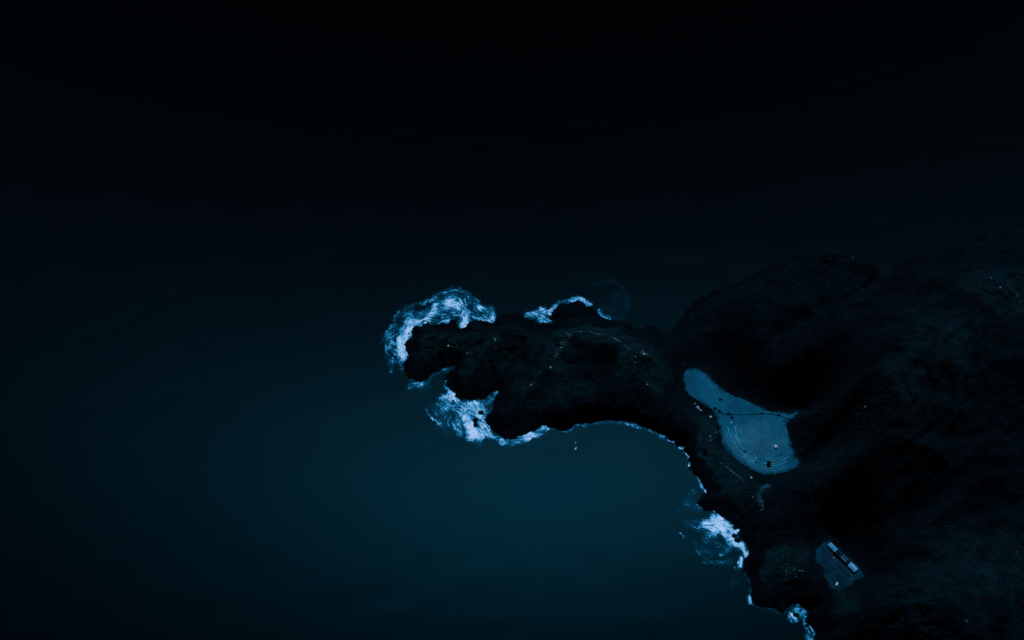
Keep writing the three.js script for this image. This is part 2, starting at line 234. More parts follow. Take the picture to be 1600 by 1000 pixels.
// ---------------------------------------------------------------- mown field, yard, track, footpath
function fuzz(poly, step, amount, scale) { const out = []; for (let i = 0; i < poly.length; i++) { const a = poly[i], b = poly[(i + 1) % poly.length], n = Math.max(1, Math.round(Math.hypot(b[0] - a[0], b[1] - a[1]) / step)); for (let k = 0; k < n; k++) { const x = mix(a[0], b[0], k / n), z = mix(a[1], b[1], k / n); out.push([x + amount * fbm(x / scale, z / scale, 3) * 2, z + amount * fbm(x / scale + 40, z / scale, 3) * 2]); } } return out; }
function smooth(pts, closed) { for (let r = 0; r < 2; r++) { const o = []; const n = pts.length; for (let i = 0; i < (closed ? n : n - 1); i++) { const a = pts[i], b = pts[(i + 1) % n]; o.push([mix(a[0], b[0], 0.25), mix(a[1], b[1], 0.25)], [mix(a[0], b[0], 0.75), mix(a[1], b[1], 0.75)]); } if (!closed) { o.unshift(pts[0]); o.push(pts[n - 1]); } pts = o; } return pts; }
function sheetOf(poly, h) { const g = new THREE.ShapeGeometry(new THREE.Shape(poly.map(([x, z]) => new THREE.Vector2(x, -z)))); g.rotateX(-Math.PI / 2); g.translate(0, h, 0); const p = g.attributes.position, uv = g.attributes.uv; for (let k = 0; k < p.count; k++) uv.setXY(k, p.getX(k), p.getZ(k)); return g; }
function areaTexture(poly, px, paint) {
  const xs = poly.map((p) => p[0]), zs = poly.map((p) => p[1]), xa = Math.min(...xs), xb = Math.max(...xs), za = Math.min(...zs), zb = Math.max(...zs), W = Math.round((xb - xa) / px), H = Math.round((zb - za) / px), data = new Uint8Array(W * H * 4);
  const enc = (c) => Math.round(255 * clamp(c <= 0.0031308 ? 12.92 * c : 1.055 * Math.pow(c, 1 / 2.4) - 0.055));
  for (let j = 0; j < H; j++) for (let i = 0; i < W; i++) { const c = paint(mix(xa, xb, (i + 0.5) / W), mix(za, zb, (j + 0.5) / H)), o = (j * W + i) * 4; data[o] = enc(c[0]); data[o + 1] = enc(c[1]); data[o + 2] = enc(c[2]); data[o + 3] = 255; }
  const t = new THREE.DataTexture(data, W, H); t.colorSpace = THREE.SRGBColorSpace; t.magFilter = THREE.LinearFilter; t.needsUpdate = true;
  t.repeat.set(1 / (xb - xa), 1 / (zb - za)); t.offset.set(-xa / (xb - xa), -za / (zb - za)); return t;
}
const fieldEdge = fuzz(smooth(FIELD, true), 1.2, 1.5, 6);
const rowGuide = smooth(pairs('1121,655 1124,668 1127,681 1131,692 1138,704 1147,713 1158,722 1175,733 1192,740 1210,741 1230,736 1247,724').map(([u, v]) => plan(u, v, FIELD_H)));
const upperGuide = smooth(pairs('1098,580 1110,594 1120,606 1134,617 1156,626 1180,637 1205,645').map(([u, v]) => plan(u, v, FIELD_H)));
const stubble = plan(1185, 690, FIELD_H);
const fieldMap = areaTexture(fieldEdge, 0.3, (x, z) => {
  const g = 0.97 + 0.34 * fbm(x / 26 + 5, z / 26, 5) + 0.10 * noise(x / 2.4, z / 2.4) + 0.22 * noise(x / 0.8, z / 0.8) * 0.6 + 0.12 * noise(x / 0.45, z / 0.45);
  const off = lineDist(x, z, rowGuide)[0], up = lineDist(x, z, upperGuide)[0];
  const cut = off < 34 ? 1 + 0.10 * Math.sin(off * 2 * Math.PI / 2.7 + noise(x / 9, z / 9)) : up < 16 ? 1 + 0.07 * Math.sin(up * 2 * Math.PI / 2.6 + noise(x / 7, z / 7)) : 1 + 0.03 * Math.sin((x * 0.8 + z * 0.5) * 2.1);
  const dry = sstep(0.1, 0.75, 1 - Math.hypot((x - stubble[0]) / 38, (z - stubble[1]) / 34) + 0.7 * fbm(x / 8, z / 8, 4)) * (0.6 + 0.4 * noise(x / 0.9, z / 0.9));
  const rim = signedDist(x, z, FIELD), rough = rim + 3.2 * fbm(x / 5, z / 5, 3) + 2.0 * noise(x / 0.9, z / 0.9) < 2.2 ? 0.45 : 1;   // uncut tufts along the margin
  const damp = sstep(0.16, 0.24, fbm(x / 15 + 80, z / 15, 5)) * 0.16;
  const w = g * cut * rough * (1 - damp); return [(0.003 + 0.018 * dry) * w, (0.080 + 0.024 * dry) * w, (0.124 + 0.020 * dry) * w];
});
const field = mesh('mown_field', sheetOf(fieldEdge, FIELD_H), matte({ map: fieldMap }));
tag(field, 'pale mown hay field in the hollow behind the headland', 'field', null, 'structure');
const yardEdge = fuzz(YARD, 1.0, 1.5, 5);
const yardMap = areaTexture(yardEdge, 0.2, (x, z) => { const n = 1 + 0.55 * fbm(x / 7, z / 7, 4) + 0.25 * noise(x / 0.6, z / 0.6), stain = sstep(0.12, 0.4, fbm(x / 5 + 9, z / 5, 3)); return [0.0015 * n, mix(0.023, 0.012, stain) * n, mix(0.036, 0.018, stain) * n]; });
const yard = mesh('gravel_yard', sheetOf(yardEdge, YARD_H - 0.1), matte({ map: yardMap }));
tag(yard, 'trodden gravel yard in front of the farm buildings', 'yard', null, 'structure');

function ribbon(pts, widthAt, lift) { // a strip that follows the ground
  const line = smooth(pts), pos = [], uv = [], idx = [], M = 6; let run = 0;
  for (let k = 0; k < line.length; k++) {
    const a = line[Math.max(0, k - 1)], b = line[Math.min(line.length - 1, k + 1)], l = Math.hypot(b[0] - a[0], b[1] - a[1]) || 1, nx = -(b[1] - a[1]) / l, nz = (b[0] - a[0]) / l;
    if (k) run += Math.hypot(line[k][0] - line[k - 1][0], line[k][1] - line[k - 1][1]);
    for (let q = 0; q <= M; q++) { const w = (q / M - 0.5) * widthAt(k / (line.length - 1)) * (1 + 0.35 * noise(run / 2.3, q > M / 2 ? 3 : 9)), x = line[k][0] + nx * w, z = line[k][1] + nz * w; pos.push(x, ground(x, z) + lift + 0.35 * (1 - (q / M * 2 - 1) ** 2), z); uv.push(x, z); }
    if (k) for (let q = 0; q < M; q++) { const o = (k - 1) * (M + 1) + q; idx.push(o, o + 1, o + M + 1, o + 1, o + M + 2, o + M + 1); }
  }
  const g = new THREE.BufferGeometry(); g.setAttribute('position', new THREE.Float32BufferAttribute(pos, 3)); g.setAttribute('uv', new THREE.Float32BufferAttribute(uv, 2)); g.setIndex(idx); g.computeVertexNormals(); return g;
}
function speckle(size, a, b, f) { const N = 256, d = new Uint8Array(N * N * 4), r = rng(size * 100 | 0); for (let k = 0; k < N * N; k++) { const x = k % N, y = k / N | 0, t = clamp(0.5 + f * (noise(x / 21, y / 21) * 0.6 + noise(x / 6, y / 6) * 0.4) + (r() - 0.5) * 0.5); for (let c = 0; c < 3; c++) d[k * 4 + c] = 255 * Math.pow(mix(a[c], b[c], t), 1 / 2.2); d[k * 4 + 3] = 255; } const t = new THREE.DataTexture(d, N, N); t.colorSpace = THREE.SRGBColorSpace; t.wrapS = t.wrapT = THREE.MirroredRepeatWrapping; t.magFilter = THREE.LinearFilter; t.repeat.set(1 / size, 1 / size); t.needsUpdate = true; return t; }
const path2 = (s) => pairs(s).map(([u, v]) => { const p = hit(u, v); return [p[0], p[2]]; });
const trackMat = matte({ map: speckle(14, [0.002, 0.020, 0.032], [0.006, 0.050, 0.075], 1.0), roughness: 1 });
tag(mesh('dirt_track', ribbon(path2('1200,757 1194,762 1187,768 1185,776 1188,784 1191,791 1192,798'), (t) => 6.4 * (1 - 0.6 * t), 0.12), trackMat), 'curved worn dirt track below the mown field', 'track', null, 'structure');
const pathMat = matte({ map: speckle(9, [0.008, 0.018, 0.02], [0.10, 0.15, 0.16], 1.6), roughness: 1 });
tag(mesh('footpath', ribbon(path2('1121,724 1128,724 1134,729 1140,734 1147,740 1153,744 1159,748 1164,754 1169,760'), () => 0.9, 0.1), pathMat), 'narrow pale footpath crossing the slope above the bay', 'path', null, 'structure');
tag(mesh('footpath', ribbon(path2('888,522 897,519 906,518 916,519 928,521 940,523 952,526 962,530 970,534'), () => 1.0, 0.1), pathMat), 'narrow pale footpath along the headland crest', 'path', null, 'structure');

// hay raked into rows: each row lies on the field
const hayMats = [0.8, 1, 1.25].map((k) => std(0.035 * k, 0.22 * k, 0.30 * k, 1));
function hayRow(pts, w, h, k) {
  const pos = [], idx = [], P = [[-0.5, -0.02], [-0.32, 0.7], [0, 1], [0.32, 0.7], [0.5, -0.02]];
  pts.forEach((p, i) => { const a = pts[Math.max(0, i - 1)], b = pts[Math.min(pts.length - 1, i + 1)], l = Math.hypot(b[0] - a[0], b[1] - a[1]) || 1, nx = -(b[1] - a[1]) / l, nz = (b[0] - a[0]) / l, e = Math.min(1, Math.min(i, pts.length - 1 - i) * 0.5 + 0.15), s = e * clamp(0.85 + 0.55 * noise(p[0] * 1.3 + k * 9, p[1] * 1.3) + 0.6 * noise(p[0] / 7 + k * 5, p[1] / 7), 0.12, 1.8); for (const [o, y] of P) pos.push(p[0] + nx * o * w * s, FIELD_H + 0.01 + Math.max(-0.1, y * h * s), p[1] + nz * o * w * s); if (i) for (let q = 0; q < 4; q++) { const c = (i - 1) * 5 + q; idx.push(c, c + 1, c + 5, c + 1, c + 6, c + 5); } });
  const g = new THREE.BufferGeometry(); g.setAttribute('position', new THREE.Float32BufferAttribute(pos, 3)); g.setIndex(idx); g.computeVertexNormals();
  mesh('hay_row', g, hayMats[k % 3], field);
}
function offsetLine(line, off, t0, t1) { const out = []; const n = line.length - 1; for (let i = Math.round(t0 * n); i <= Math.round(t1 * n); i++) { const a = line[Math.max(0, i - 1)], b = line[Math.min(n, i + 1)], l = Math.hypot(b[0] - a[0], b[1] - a[1]) || 1; out.push([line[i][0] + (b[1] - a[1]) / l * off, line[i][1] - (b[0] - a[0]) / l * off]); } return out.length > 1 ? resample(out, 1.1) : out; }
function resample(pts, step) { const out = [pts[0]]; for (let i = 1; i < pts.length; i++) { const a = pts[i - 1], b = pts[i], n = Math.max(1, Math.round(Math.hypot(b[0] - a[0], b[1] - a[1]) / step)); for (let k = 1; k <= n; k++) out.push([mix(a[0], b[0], k / n), mix(a[1], b[1], k / n)]); } return out; }
[[4, 0.12, 0.92], [6.8, 0.14, 0.9], [9.6, 0.1, 0.62], [12.3, 0.12, 0.95], [15, 0.13, 0.55], [17.8, 0.1, 0.5], [20.5, 0.08, 0.46], [23.2, 0.12, 0.42], [12.5, 0.62, 0.98], [16, 0.66, 0.99], [9.5, 0.66, 0.93], [19.5, 0.7, 0.86]].forEach(([off, a, b], k) => { const l = offsetLine(rowGuide, off, a, b); if (l.length > 3) hayRow(l, 1.0, 0.4, k); });
[['1172,704 1178,711 1184,718', 1.1], ['1168,708 1174,714 1181,721', 0.9], ['1164,710 1171,717 1179,724', 1], ['1161,712 1168,720 1176,728', 0.9], ['1148,677 1151,684 1156,693', 0.9], ['1144,678 1147,690 1152,700', 0.9]].forEach(([s, w], k) => hayRow(resample(smooth(pairs(s).map(([u, v]) => plan(u, v, FIELD_H))), 1), w * 1.25, 0.6, 2));
[3.5, 7].forEach((off, k) => { const l = offsetLine(upperGuide, -off, 0.05, 0.6).filter(([x, z]) => inside(x, z, FIELD)); if (l.length > 3) hayRow(l, 0.5, 0.18, 0); });

// ---------------------------------------------------------------- rocks
function lump(seed, detail, rough, sy = 0.7) {
  const g = new THREE.IcosahedronGeometry(1, detail); const p = g.attributes.position, v = new THREE.Vector3();
  for (let k = 0; k < p.count; k++) { v.fromBufferAttribute(p, k); const s = 1 + rough * (noise(v.x * 1.3 + seed * 7.1, v.y * 1.3 + v.z * 1.7) + 0.5 * noise(v.x * 3 + v.y * 2.1 + seed, v.z * 3.3 + seed * 3)); v.multiplyScalar(s); p.setXYZ(k, v.x, v.y * sy, v.z); }
  g.computeVertexNormals(); return g;
}
const seaRockGeo = [0, 1, 2].map((k) => { const g = mergeVertices(lump(k + 11, 4, 0.42, 0.75).deleteAttribute('uv').deleteAttribute('normal')); g.computeVertexNormals(); return g; });
const wetRock = matte({ color: new THREE.Color().setRGB(0.0008, 0.0045, 0.007), roughness: 0.7, specularIntensity: 0.06, specularColor: new THREE.Color().setRGB(0.3, 0.8, 1) });
[
  [743, 657, 4.2, 'dark sea rock, the larger of two wading in the southern cove foam'], [743.5, 663.5, 3.8, 'dark sea rock touching the south side of the largest cove rock'], [752, 644, 4.2, 'dark oval sea rock nearest the cove wall in the white foam'], [708, 626.5, 2.2, 'small dark sea rock at the cove northwest corner'],
  [714.5, 634, 2, 'small dark sea rock in the speckled foam of the cove'], [718.5, 637, 2.2, 'small dark sea rock beside another in the speckled cove foam'], [725, 635, 1.5, 'tiny dark sea rock amid the upper cove foam'], [638.5, 521.5, 2.2, 'small round sea rock in the thick foam of the western tip'],
  [1147.5, 837, 3.8, 'dark sea rock in the brightest foam at the foot of the bay'], [1152, 844.5, 3.6, 'flat dark sea rock south of the brightest bay foam'], [1148.5, 824, 3.8, 'long dark sea rock against the shore above the bay foam'], [1143, 829, 1.6, 'tiny dark sea rock inside the bay foam'], [1133, 833, 1.3, 'smallest dark sea rock west in the bay foam'],
  [1243, 961, 3.6, 'round dark sea rock alone in the southernmost foam pool'], [1263, 969.5, 4.4, 'tall dark sea rock east of the southern foam pool'], [1261, 978, 2.4, 'small dark sea rock beneath the tall southern rock'], [1265.5, 983.5, 2.6, 'dark sea rock splitting the southern foam channel'], [1251, 954.5, 1.8, 'low dark sea rock awash in the southern foam pool'],
  [861, 497, 3.2, 'dark sea rock filling the notch of the northern surf'], [1081, 690.5, 1.2, 'tiny dark sea rock off the bay east shore'],
].forEach(([u, v, r, label], k) => {
  const [x, z] = plan(u, v, 0.6), o = mesh('sea_rock', seaRockGeo[k % 3], wetRock);
  o.position.set(x, Math.max(-0.2, 0), z); o.scale.set(r * 0.8 * (0.9 + 0.3 * R()), r * 0.75, r * 0.8 * (0.9 + 0.4 * R())); o.rotation.y = R() * 6; tag(o, label, 'rock', 'rocks standing in the surf');
});

const stoneGeo = [0, 1, 2, 3].map((k) => lump(k + 3, 1, 0.35, 0.7));
const stoneMats = [0.030, 0.075, 0.15, 0.33].map((k) => std(0.58 * k, 0.95 * k, 1.0 * k, 0.95));
function stone(u, v, r, tone, label, group) {
  const [x, y, z] = hit(u, v), o = mesh('pale_boulder', stoneGeo[(R() * 4) | 0], stoneMats[tone]);
  o.position.set(x, y + r * 0.2, z); o.scale.set(r * (0.8 + 0.5 * R()), r * (0.8 + 0.3 * R()), r * (0.8 + 0.5 * R())); o.rotation.y = R() * 6;
  tag(o, label, 'boulder', group || 'pale boulders on the slopes'); return o;
}
// single ones that stand out
[[701, 540.5, 1.7, 3, 'brightest pale boulder on the western end of the headland'], [703.5, 531.5, 1.3, 1, 'pale boulder farthest north in the western headland cluster'], [707.5, 542, 1.2, 1, 'dull pale boulder beside the brightest western one'], [714, 538.5, 1.0, 1, 'small pale boulder east of the western headland cluster'], [730.5, 552.5, 1.4, 2, 'lone pale boulder below the western headland cluster'],
 [772.5, 530, 1.2, 3, 'upper of two touching bright boulders mid headland'], [774, 532.5, 1.5, 3, 'lower of two touching bright boulders mid headland'], [782, 525, 1.1, 1, 'dim boulder up and right of the two touching ones'], [775, 544, 1.1, 1, 'small pale boulder below the two touching ones'],
 [829.5, 602, 1.4, 3, 'bright lone boulder on the dark southern headland slope'], [833.5, 599.5, 1.2, 1, 'dim boulder just beside the bright lone southern one'], [860.5, 574.5, 1.5, 3, 'bright boulder at the lower end of the stony gully'], [844, 582.5, 1, 1, 'dim boulder southwest of the stony gully'], [860.5, 551.5, 1.3, 1, 'boulder left of the stony gully'], [815, 645.5, 1, 1, 'faint boulder low on the southern headland slope'], [878, 543.5, 1.5, 3, 'bright boulder at the right edge of the stony gully'],
 [983, 532, 1.4, 2, 'pale boulder at the eastern end of the crest path'], [981, 543.5, 1.2, 2, 'small pale boulder south of the crest path end'], [992.5, 558, 1.8, 2, 'broad pale boulder below the crest boulder cluster'], [1005.5, 553.5, 1.8, 3, 'brightest boulder of the crest cluster'], [1011.5, 601, 1.2, 3, 'bright lone boulder above the bay at the headland neck'], [969, 559, 0.9, 1, 'tiny boulder inside the dark hollow'],
 [1090, 636.5, 1.9, 3, 'white boulder at the top of the row beside the field corner'], [1091.5, 639, 1.7, 3, 'second white boulder of the row beside the field corner'], [1095, 641.5, 1.5, 3, 'lowest white boulder of the row beside the field corner'], [1086, 631, 1.3, 2, 'small pale boulder by the field edge above the white row'], [1110.5, 652, 1.9, 3, 'bright white boulder alone at the field notch'], [1109, 649, 1.2, 1, 'dim boulder just above the bright one at the field notch'],
 [1100, 630.5, 1.1, 1, 'dim boulder on the lower rim of the upper field'], [1067.5, 570, 1.2, 1, 'pale boulder just above the field top end'], [1109.5, 682, 1.5, 2, 'pale boulder on the strip between field and bay'], [1111.5, 688.5, 1.1, 1, 'smaller boulder beneath the one between field and bay'], [1118.5, 676, 1.1, 2, 'pale boulder tight against the field west edge'], [1173.5, 746.5, 1.7, 3, 'bright boulder below the southern field edge'], [1178, 754, 1.1, 1, 'dim boulder beside the track head'],
 [1176.5, 777, 1.2, 2, 'pale boulder left of the dirt track'], [1190.5, 783.5, 1.2, 2, 'pale boulder at the dirt track lower bend'], [1191.5, 791, 1.4, 2, 'pale boulder at the end of the dirt track'], [1228, 892.5, 1.2, 2, 'left of a close pair of boulders west of the yard'], [1253.5, 892.5, 1.3, 2, 'right of a close pair of boulders west of the yard'], [1249.5, 892, 1.2, 2, 'boulder touching the right one of the pair west of the yard'],
 [1302.5, 871.5, 1.1, 3, 'white boulder marking the yard wall upper end'], [1305, 875.5, 1.1, 2, 'second pale boulder beside the yard wall'], [1142.5, 660.5, 1.4, 3, 'pale boulder in the mown field under the hedge'], [1115, 616, 1.4, 2, 'pale boulder in the narrow upper part of the field'], [1123.5, 622.5, 0.9, 1, 'small pale boulder beside the round field bush'], [1227, 675, 1.2, 2, 'upper of two pale boulders near the field east edge'], [1228.5, 678, 1.1, 2, 'lower of two pale boulders near the field east edge'],
 [1298, 404.5, 1.6, 1, 'pale boulder on the skyline of the northern hill'], [1332, 403, 1.6, 1, 'pale boulder on the northern hill brow above the gully'], [1541, 450, 1.7, 2, 'pale boulder highest on the northeastern ridge'], [1549, 472.5, 1.5, 2, 'pale boulder lower on the northeastern ridge'], [1352, 636.5, 1.5, 2, 'lone pale boulder on the eastern hillside'], [1510, 971, 1.5, 1, 'lone pale boulder on the southeastern hillside'],
].forEach(([u, v, r, t, label]) => stone(u, v, r * 0.68, t, label));
function scatter(n, pts, spread, rMax, tones, label, group) { const line = pairs(pts); for (let k = 0; k < n; k++) { const s = R() * (line.length - 1), i = Math.min(line.length - 2, s | 0), f = s - i, a = R() * 6.283, q = Math.sqrt(R()) * spread; stone(mix(line[i][0], line[i + 1][0], f) + Math.cos(a) * q, mix(line[i][1], line[i + 1][1], f) + Math.sin(a) * q * 0.8, rMax * (0.35 + 0.5 * R()), tones[(R() * tones.length) | 0], label, group); } }
scatter(46, '868,562 874,550 881,535 890,522', 5.5, 0.95, [1, 1, 2, 2], 'small pale stone in the speckled gully west of the hollow', 'stones of the gully');
scatter(26, '896,519 920,520 945,524 966,532', 3, 1.1, [0, 1, 2], 'small pale stone strewn along the headland crest path', 'stones along the crest path');
scatter(22, '978,538 988,552 990,566 985,580', 4, 1, [0, 1, 2], 'small pale stone on the spur east of the hollow', 'stones of the eastern spur');
scatter(14, '1000,549 1012,554', 3.5, 1.1, [1, 2, 2], 'small pale stone crowded round the brightest crest boulder', 'stones of the crest cluster');
scatter(18, '768,532 790,540', 12, 0.9, [0, 1], 'faint small stone on the turf mid headland', 'stones of the mid headland turf');
scatter(16, '700,545 740,556', 12, 0.9, [0, 1], 'faint small stone on the western headland turf', 'stones of the western turf');
scatter(20, '1110,660 1108,690 1118,700', 7, 0.9, [0, 1, 1], 'small stone on the rough strip west of the field', 'stones west of the field');
scatter(22, '1215,862 1228,885 1222,905 1250,890', 8, 0.95, [0, 0, 1], 'faint small stone on the rough ground west of the yard', 'stones west of the yard');
scatter(20, '1525,440 1555,455 1580,478 1590,495', 6, 1.2, [0, 0, 1], 'faint small stone on the northeastern ridge', 'stones of the northeastern ridge');
scatter(16, '1310,655 1350,638 1340,680', 12, 1, [0, 0, 1], 'faint small stone on the eastern hillside above the field', 'stones of the eastern hillside');
scatter(14, '1500,910 1560,880 1595,862', 6, 1.1, [0, 0], 'faint small stone along the southeastern ridge', 'stones of the southeastern ridge');
scatter(8, '1184,772 1192,796', 5, 0.8, [1, 1], 'small pale stone beside the dirt track', 'stones beside the dirt track');

{ // boulders tumbled along the waterline, too many to count
  const r = rng(41), spots = [];
  for (let i = 0; i < COAST.length; i++) { const a = COAST[i], b = COAST[(i + 1) % COAST.length], l = Math.hypot(b[0] - a[0], b[1] - a[1]); if (l > 90) continue; for (let k = 0; k < l * 0.9; k++) { const t = r(), x = mix(a[0], b[0], t) + (r() + r() - 1) * 4.5, z = mix(a[1], b[1], t) + (r() + r() - 1) * 4.5; if (x < X0 + 5 || x > X0 + NX * CELL - 5 || noise(x / 12, z / 12) < -0.1) continue; spots.push([x, z, 0.3 + 1.1 * r() * r()]); } }
  const im = new THREE.InstancedMesh(lump(8, 1, 0.4, 0.7), wetRock, spots.length), M = new THREE.Matrix4(), q = new THREE.Quaternion(), up = new THREE.Vector3(0, 1, 0);
  spots.forEach(([x, z, k], n) => im.setMatrixAt(n, M.compose(new THREE.Vector3(x, Math.max(0, ground(x, z)) + 0.1, z), q.setFromAxisAngle(up, r() * 6.28), new THREE.Vector3(k * (0.8 + 0.6 * r()), k, k * (0.8 + 0.6 * r())))));
  im.name = 'shore_rocks'; im.castShadow = im.receiveShadow = true; tag(im, 'dark boulders tumbled along the waterline', 'rocks', null, 'stuff'); scene.add(im);
}

// ---------------------------------------------------------------- scrub, far too many tufts to count
{
  const base = mergeVertices(lump(5, 1, 0.45, 0.75).deleteAttribute('uv').deleteAttribute('normal')); base.computeVertexNormals();
  const N = 190000, im = new THREE.InstancedMesh(base, matte({ color: 0xffffff }), N), M = new THREE.Matrix4(), q = new THREE.Quaternion(), s = new THREE.Vector3(), p = new THREE.Vector3(), up = new THREE.Vector3(0, 1, 0), c = [0, 0, 0], col = new THREE.Color();
  const r = rng(99); let n = 0;
  for (let tries = 0; tries < N * 8 && n < N; tries++) {
    const x = X0 + r() * (NX - 1) * CELL, z = Z0 + r() * (NZ - 1) * CELL, d = sampleGrid(SHORE, x, z);
    if (d < 9 + 6 * noise(x / 8, z / 8)) continue;
    const [u, v] = sheet(x, ground(x, z), z); if (u > 1680 || v > 1060) continue;
    if (noise(x / 6, z / 6) + 0.6 * noise(x / 19, z / 19) < -0.35 + 0.6 * r()) continue;
    if ((u > 1060 && u < 1260 && v > 560 && v < 760 && signedDist(x, z, FIELD) > -0.4 - 1.6 * Math.log(r() + 1e-4) * 0.7 - 0.5) || (u > 1260 && u < 1370 && v > 830 && v < 940 && signedDist(x, z, YARD) > -0.5)) continue;
    const k = 0.35 + 0.75 * r() * r(); p.set(x, ground(x, z) + 0.1, z); q.setFromAxisAngle(up, r() * 6.28); s.set(k * (0.8 + 0.5 * r()), k * (0.6 + 0.6 * r()), k * (0.8 + 0.5 * r()));
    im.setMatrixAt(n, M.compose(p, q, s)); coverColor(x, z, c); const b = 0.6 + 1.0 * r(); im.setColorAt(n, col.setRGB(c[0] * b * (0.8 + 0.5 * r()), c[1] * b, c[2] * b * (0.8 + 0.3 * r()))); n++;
  }
  im.count = n; im.name = 'scrub'; im.castShadow = im.receiveShadow = true; tag(im, 'low dark heather and gorse tufts covering the hillsides', 'scrub', null, 'stuff'); scene.add(im);
}

// ---------------------------------------------------------------- bushes, hedge, tree
const leafMat = std(0.004, 0.009, 0.009, 1), leafMat2 = std(0.006, 0.013, 0.012, 1), barkMat = std(0.012, 0.012, 0.012, 1);
function leafCloud(radius, height, n, seed, y0 = 0, size = 0.3) { // many leaf clumps through a crown
  const r = rng(seed), pos = [], v = new THREE.Vector3(), a = new THREE.Vector3(), b = new THREE.Vector3();
  for (let k = 0; k < n; k++) {
    const th = r() * 6.283, ph = Math.acos(2 * r() - 1), q = Math.pow(r(), 0.45) * (1 + 0.28 * noise(th * 1.4 + seed, ph * 2));
    v.set(Math.sin(ph) * Math.cos(th) * radius * q, y0 + height / 2 + Math.cos(ph) * height / 2 * q, Math.sin(ph) * Math.sin(th) * radius * q); if (v.y < 0.05) v.y = 0.05;
    a.set(r() - 0.5, r() - 0.5, r() - 0.5).normalize(); b.set(r() - 0.5, r() - 0.5, r() - 0.5).cross(a).normalize(); const l = size * (0.6 + 0.8 * r());
    const P = (s, t) => [v.x + a.x * s + b.x * t, v.y + a.y * s + b.y * t, v.z + a.z * s + b.z * t];
    pos.push(...P(-l, 0), ...P(0, l * 0.55), ...P(l, 0), ...P(-l, 0), ...P(l, 0), ...P(0, -l * 0.55));
  }
  const g = new THREE.BufferGeometry(); g.setAttribute('position', new THREE.Float32BufferAttribute(pos, 3)); g.computeVertexNormals(); return g;
}
function limb(a, b, r0, r1) { const A = new THREE.Vector3(...a), B = new THREE.Vector3(...b), g = new THREE.CylinderGeometry(r1, r0, A.distanceTo(B), 7, 1), q = new THREE.Quaternion().setFromUnitVectors(new THREE.Vector3(0, 1, 0), B.clone().sub(A).normalize()); g.applyQuaternion(q); g.translate(...A.lerp(B, 0.5).toArray()); return g; }
leafMat.side = leafMat2.side = THREE.DoubleSide;
function bush(u, v, r, h, label) { const [x, y, z] = hit(u, v), t = thing('bush', label, 'bush', [x, y, z], R() * 6, 'dark bushes in the field'); mesh('stem', mergeGeometries([limb([0, -0.3, 0], [0.1, h * 0.5, 0], 0.09, 0.04), limb([0, 0.1, 0], [r * 0.5, h * 0.55, 0.1], 0.06, 0.02), limb([0, 0.1, 0], [-r * 0.4, h * 0.5, r * 0.3], 0.06, 0.02)]), barkMat, t); mesh('foliage', leafCloud(r, h, 420, (u * 7 + v) | 0, 0, 0.26), leafMat, t); }
bush(1125.5, 625, 1.9, 1.8, 'round dark bush in the narrow upper part of the field'); bush(1139, 647, 2.5, 2.2, 'dark bush on the hedge where two field halves meet'); bush(1143.5, 653, 2, 1.4, 'low dark bush just below the hedge bush'); bush(1123.5, 643, 2.4, 2, 'dark bush at the western end of the hedge'); bush(1117, 639, 2.6, 2, 'dark bush in the field notch by the west edge'); bush(1164, 705.5, 1.9, 1.2, 'low dark bush at the head of the short hay rows'); bush(1190, 646.5, 1.3, 1.2, 'small dark bush midway along the hedge'); bush(1217, 649.5, 1.8, 1.6, 'dark bush at the eastern bend of the hedge');
{
  const [x, y, z] = hit(1200.5, 726), t = thing('tree', 'dark round crowned tree standing in the southern field', 'tree', [x, y, z]);
  mesh('trunk', mergeGeometries([limb([0, -0.4, 0], [0.1, 2.2, 0], 0.26, 0.17), limb([0.1, 2.1, 0], [1.2, 3.6, 0.3], 0.12, 0.05), limb([0.1, 2, 0], [-1.1, 3.5, -0.4], 0.12, 0.05), limb([0.1, 2.2, 0], [0.1, 4.2, 0.7], 0.12, 0.04)]), barkMat, t);
  mesh('crown', leafCloud(2.5, 3.9, 1500, 33, 1.4, 0.3), leafMat, t);
}
{ // hedge between the two halves of the field
  const line = resample(smooth(pairs('1124,644 1131,647 1140,648 1155,648.3 1172,647.6 1190,646.6 1204,647.2 1218,649.5 1230,654 1238,657').map(([u, v]) => plan(u, v, FIELD_H))), 0.9), gs = [], stems = [];
  const o = line[0], t = thing('hedge', 'thin dark hedge running across the mown field', 'hedge', [o[0], FIELD_H, o[1]]);
  line.forEach(([x, z], k) => { const w = 0.55 + 0.25 * noise(k / 5, 2); const g = leafCloud(w, 1.1 + 0.3 * noise(k / 4, 8), 34, 500 + k, -0.05, 0.22); g.translate(x - o[0], 0, z - o[1]); gs.push(g); if (k % 3 === 0) stems.push(limb([x - o[0], -0.3, z - o[1]], [x - o[0] + 0.1, 0.7, z - o[1]], 0.05, 0.02)); });
  mesh('foliage', mergeGeometries(gs), leafMat, t); mesh('stem', mergeGeometries(stems), barkMat, t);
}

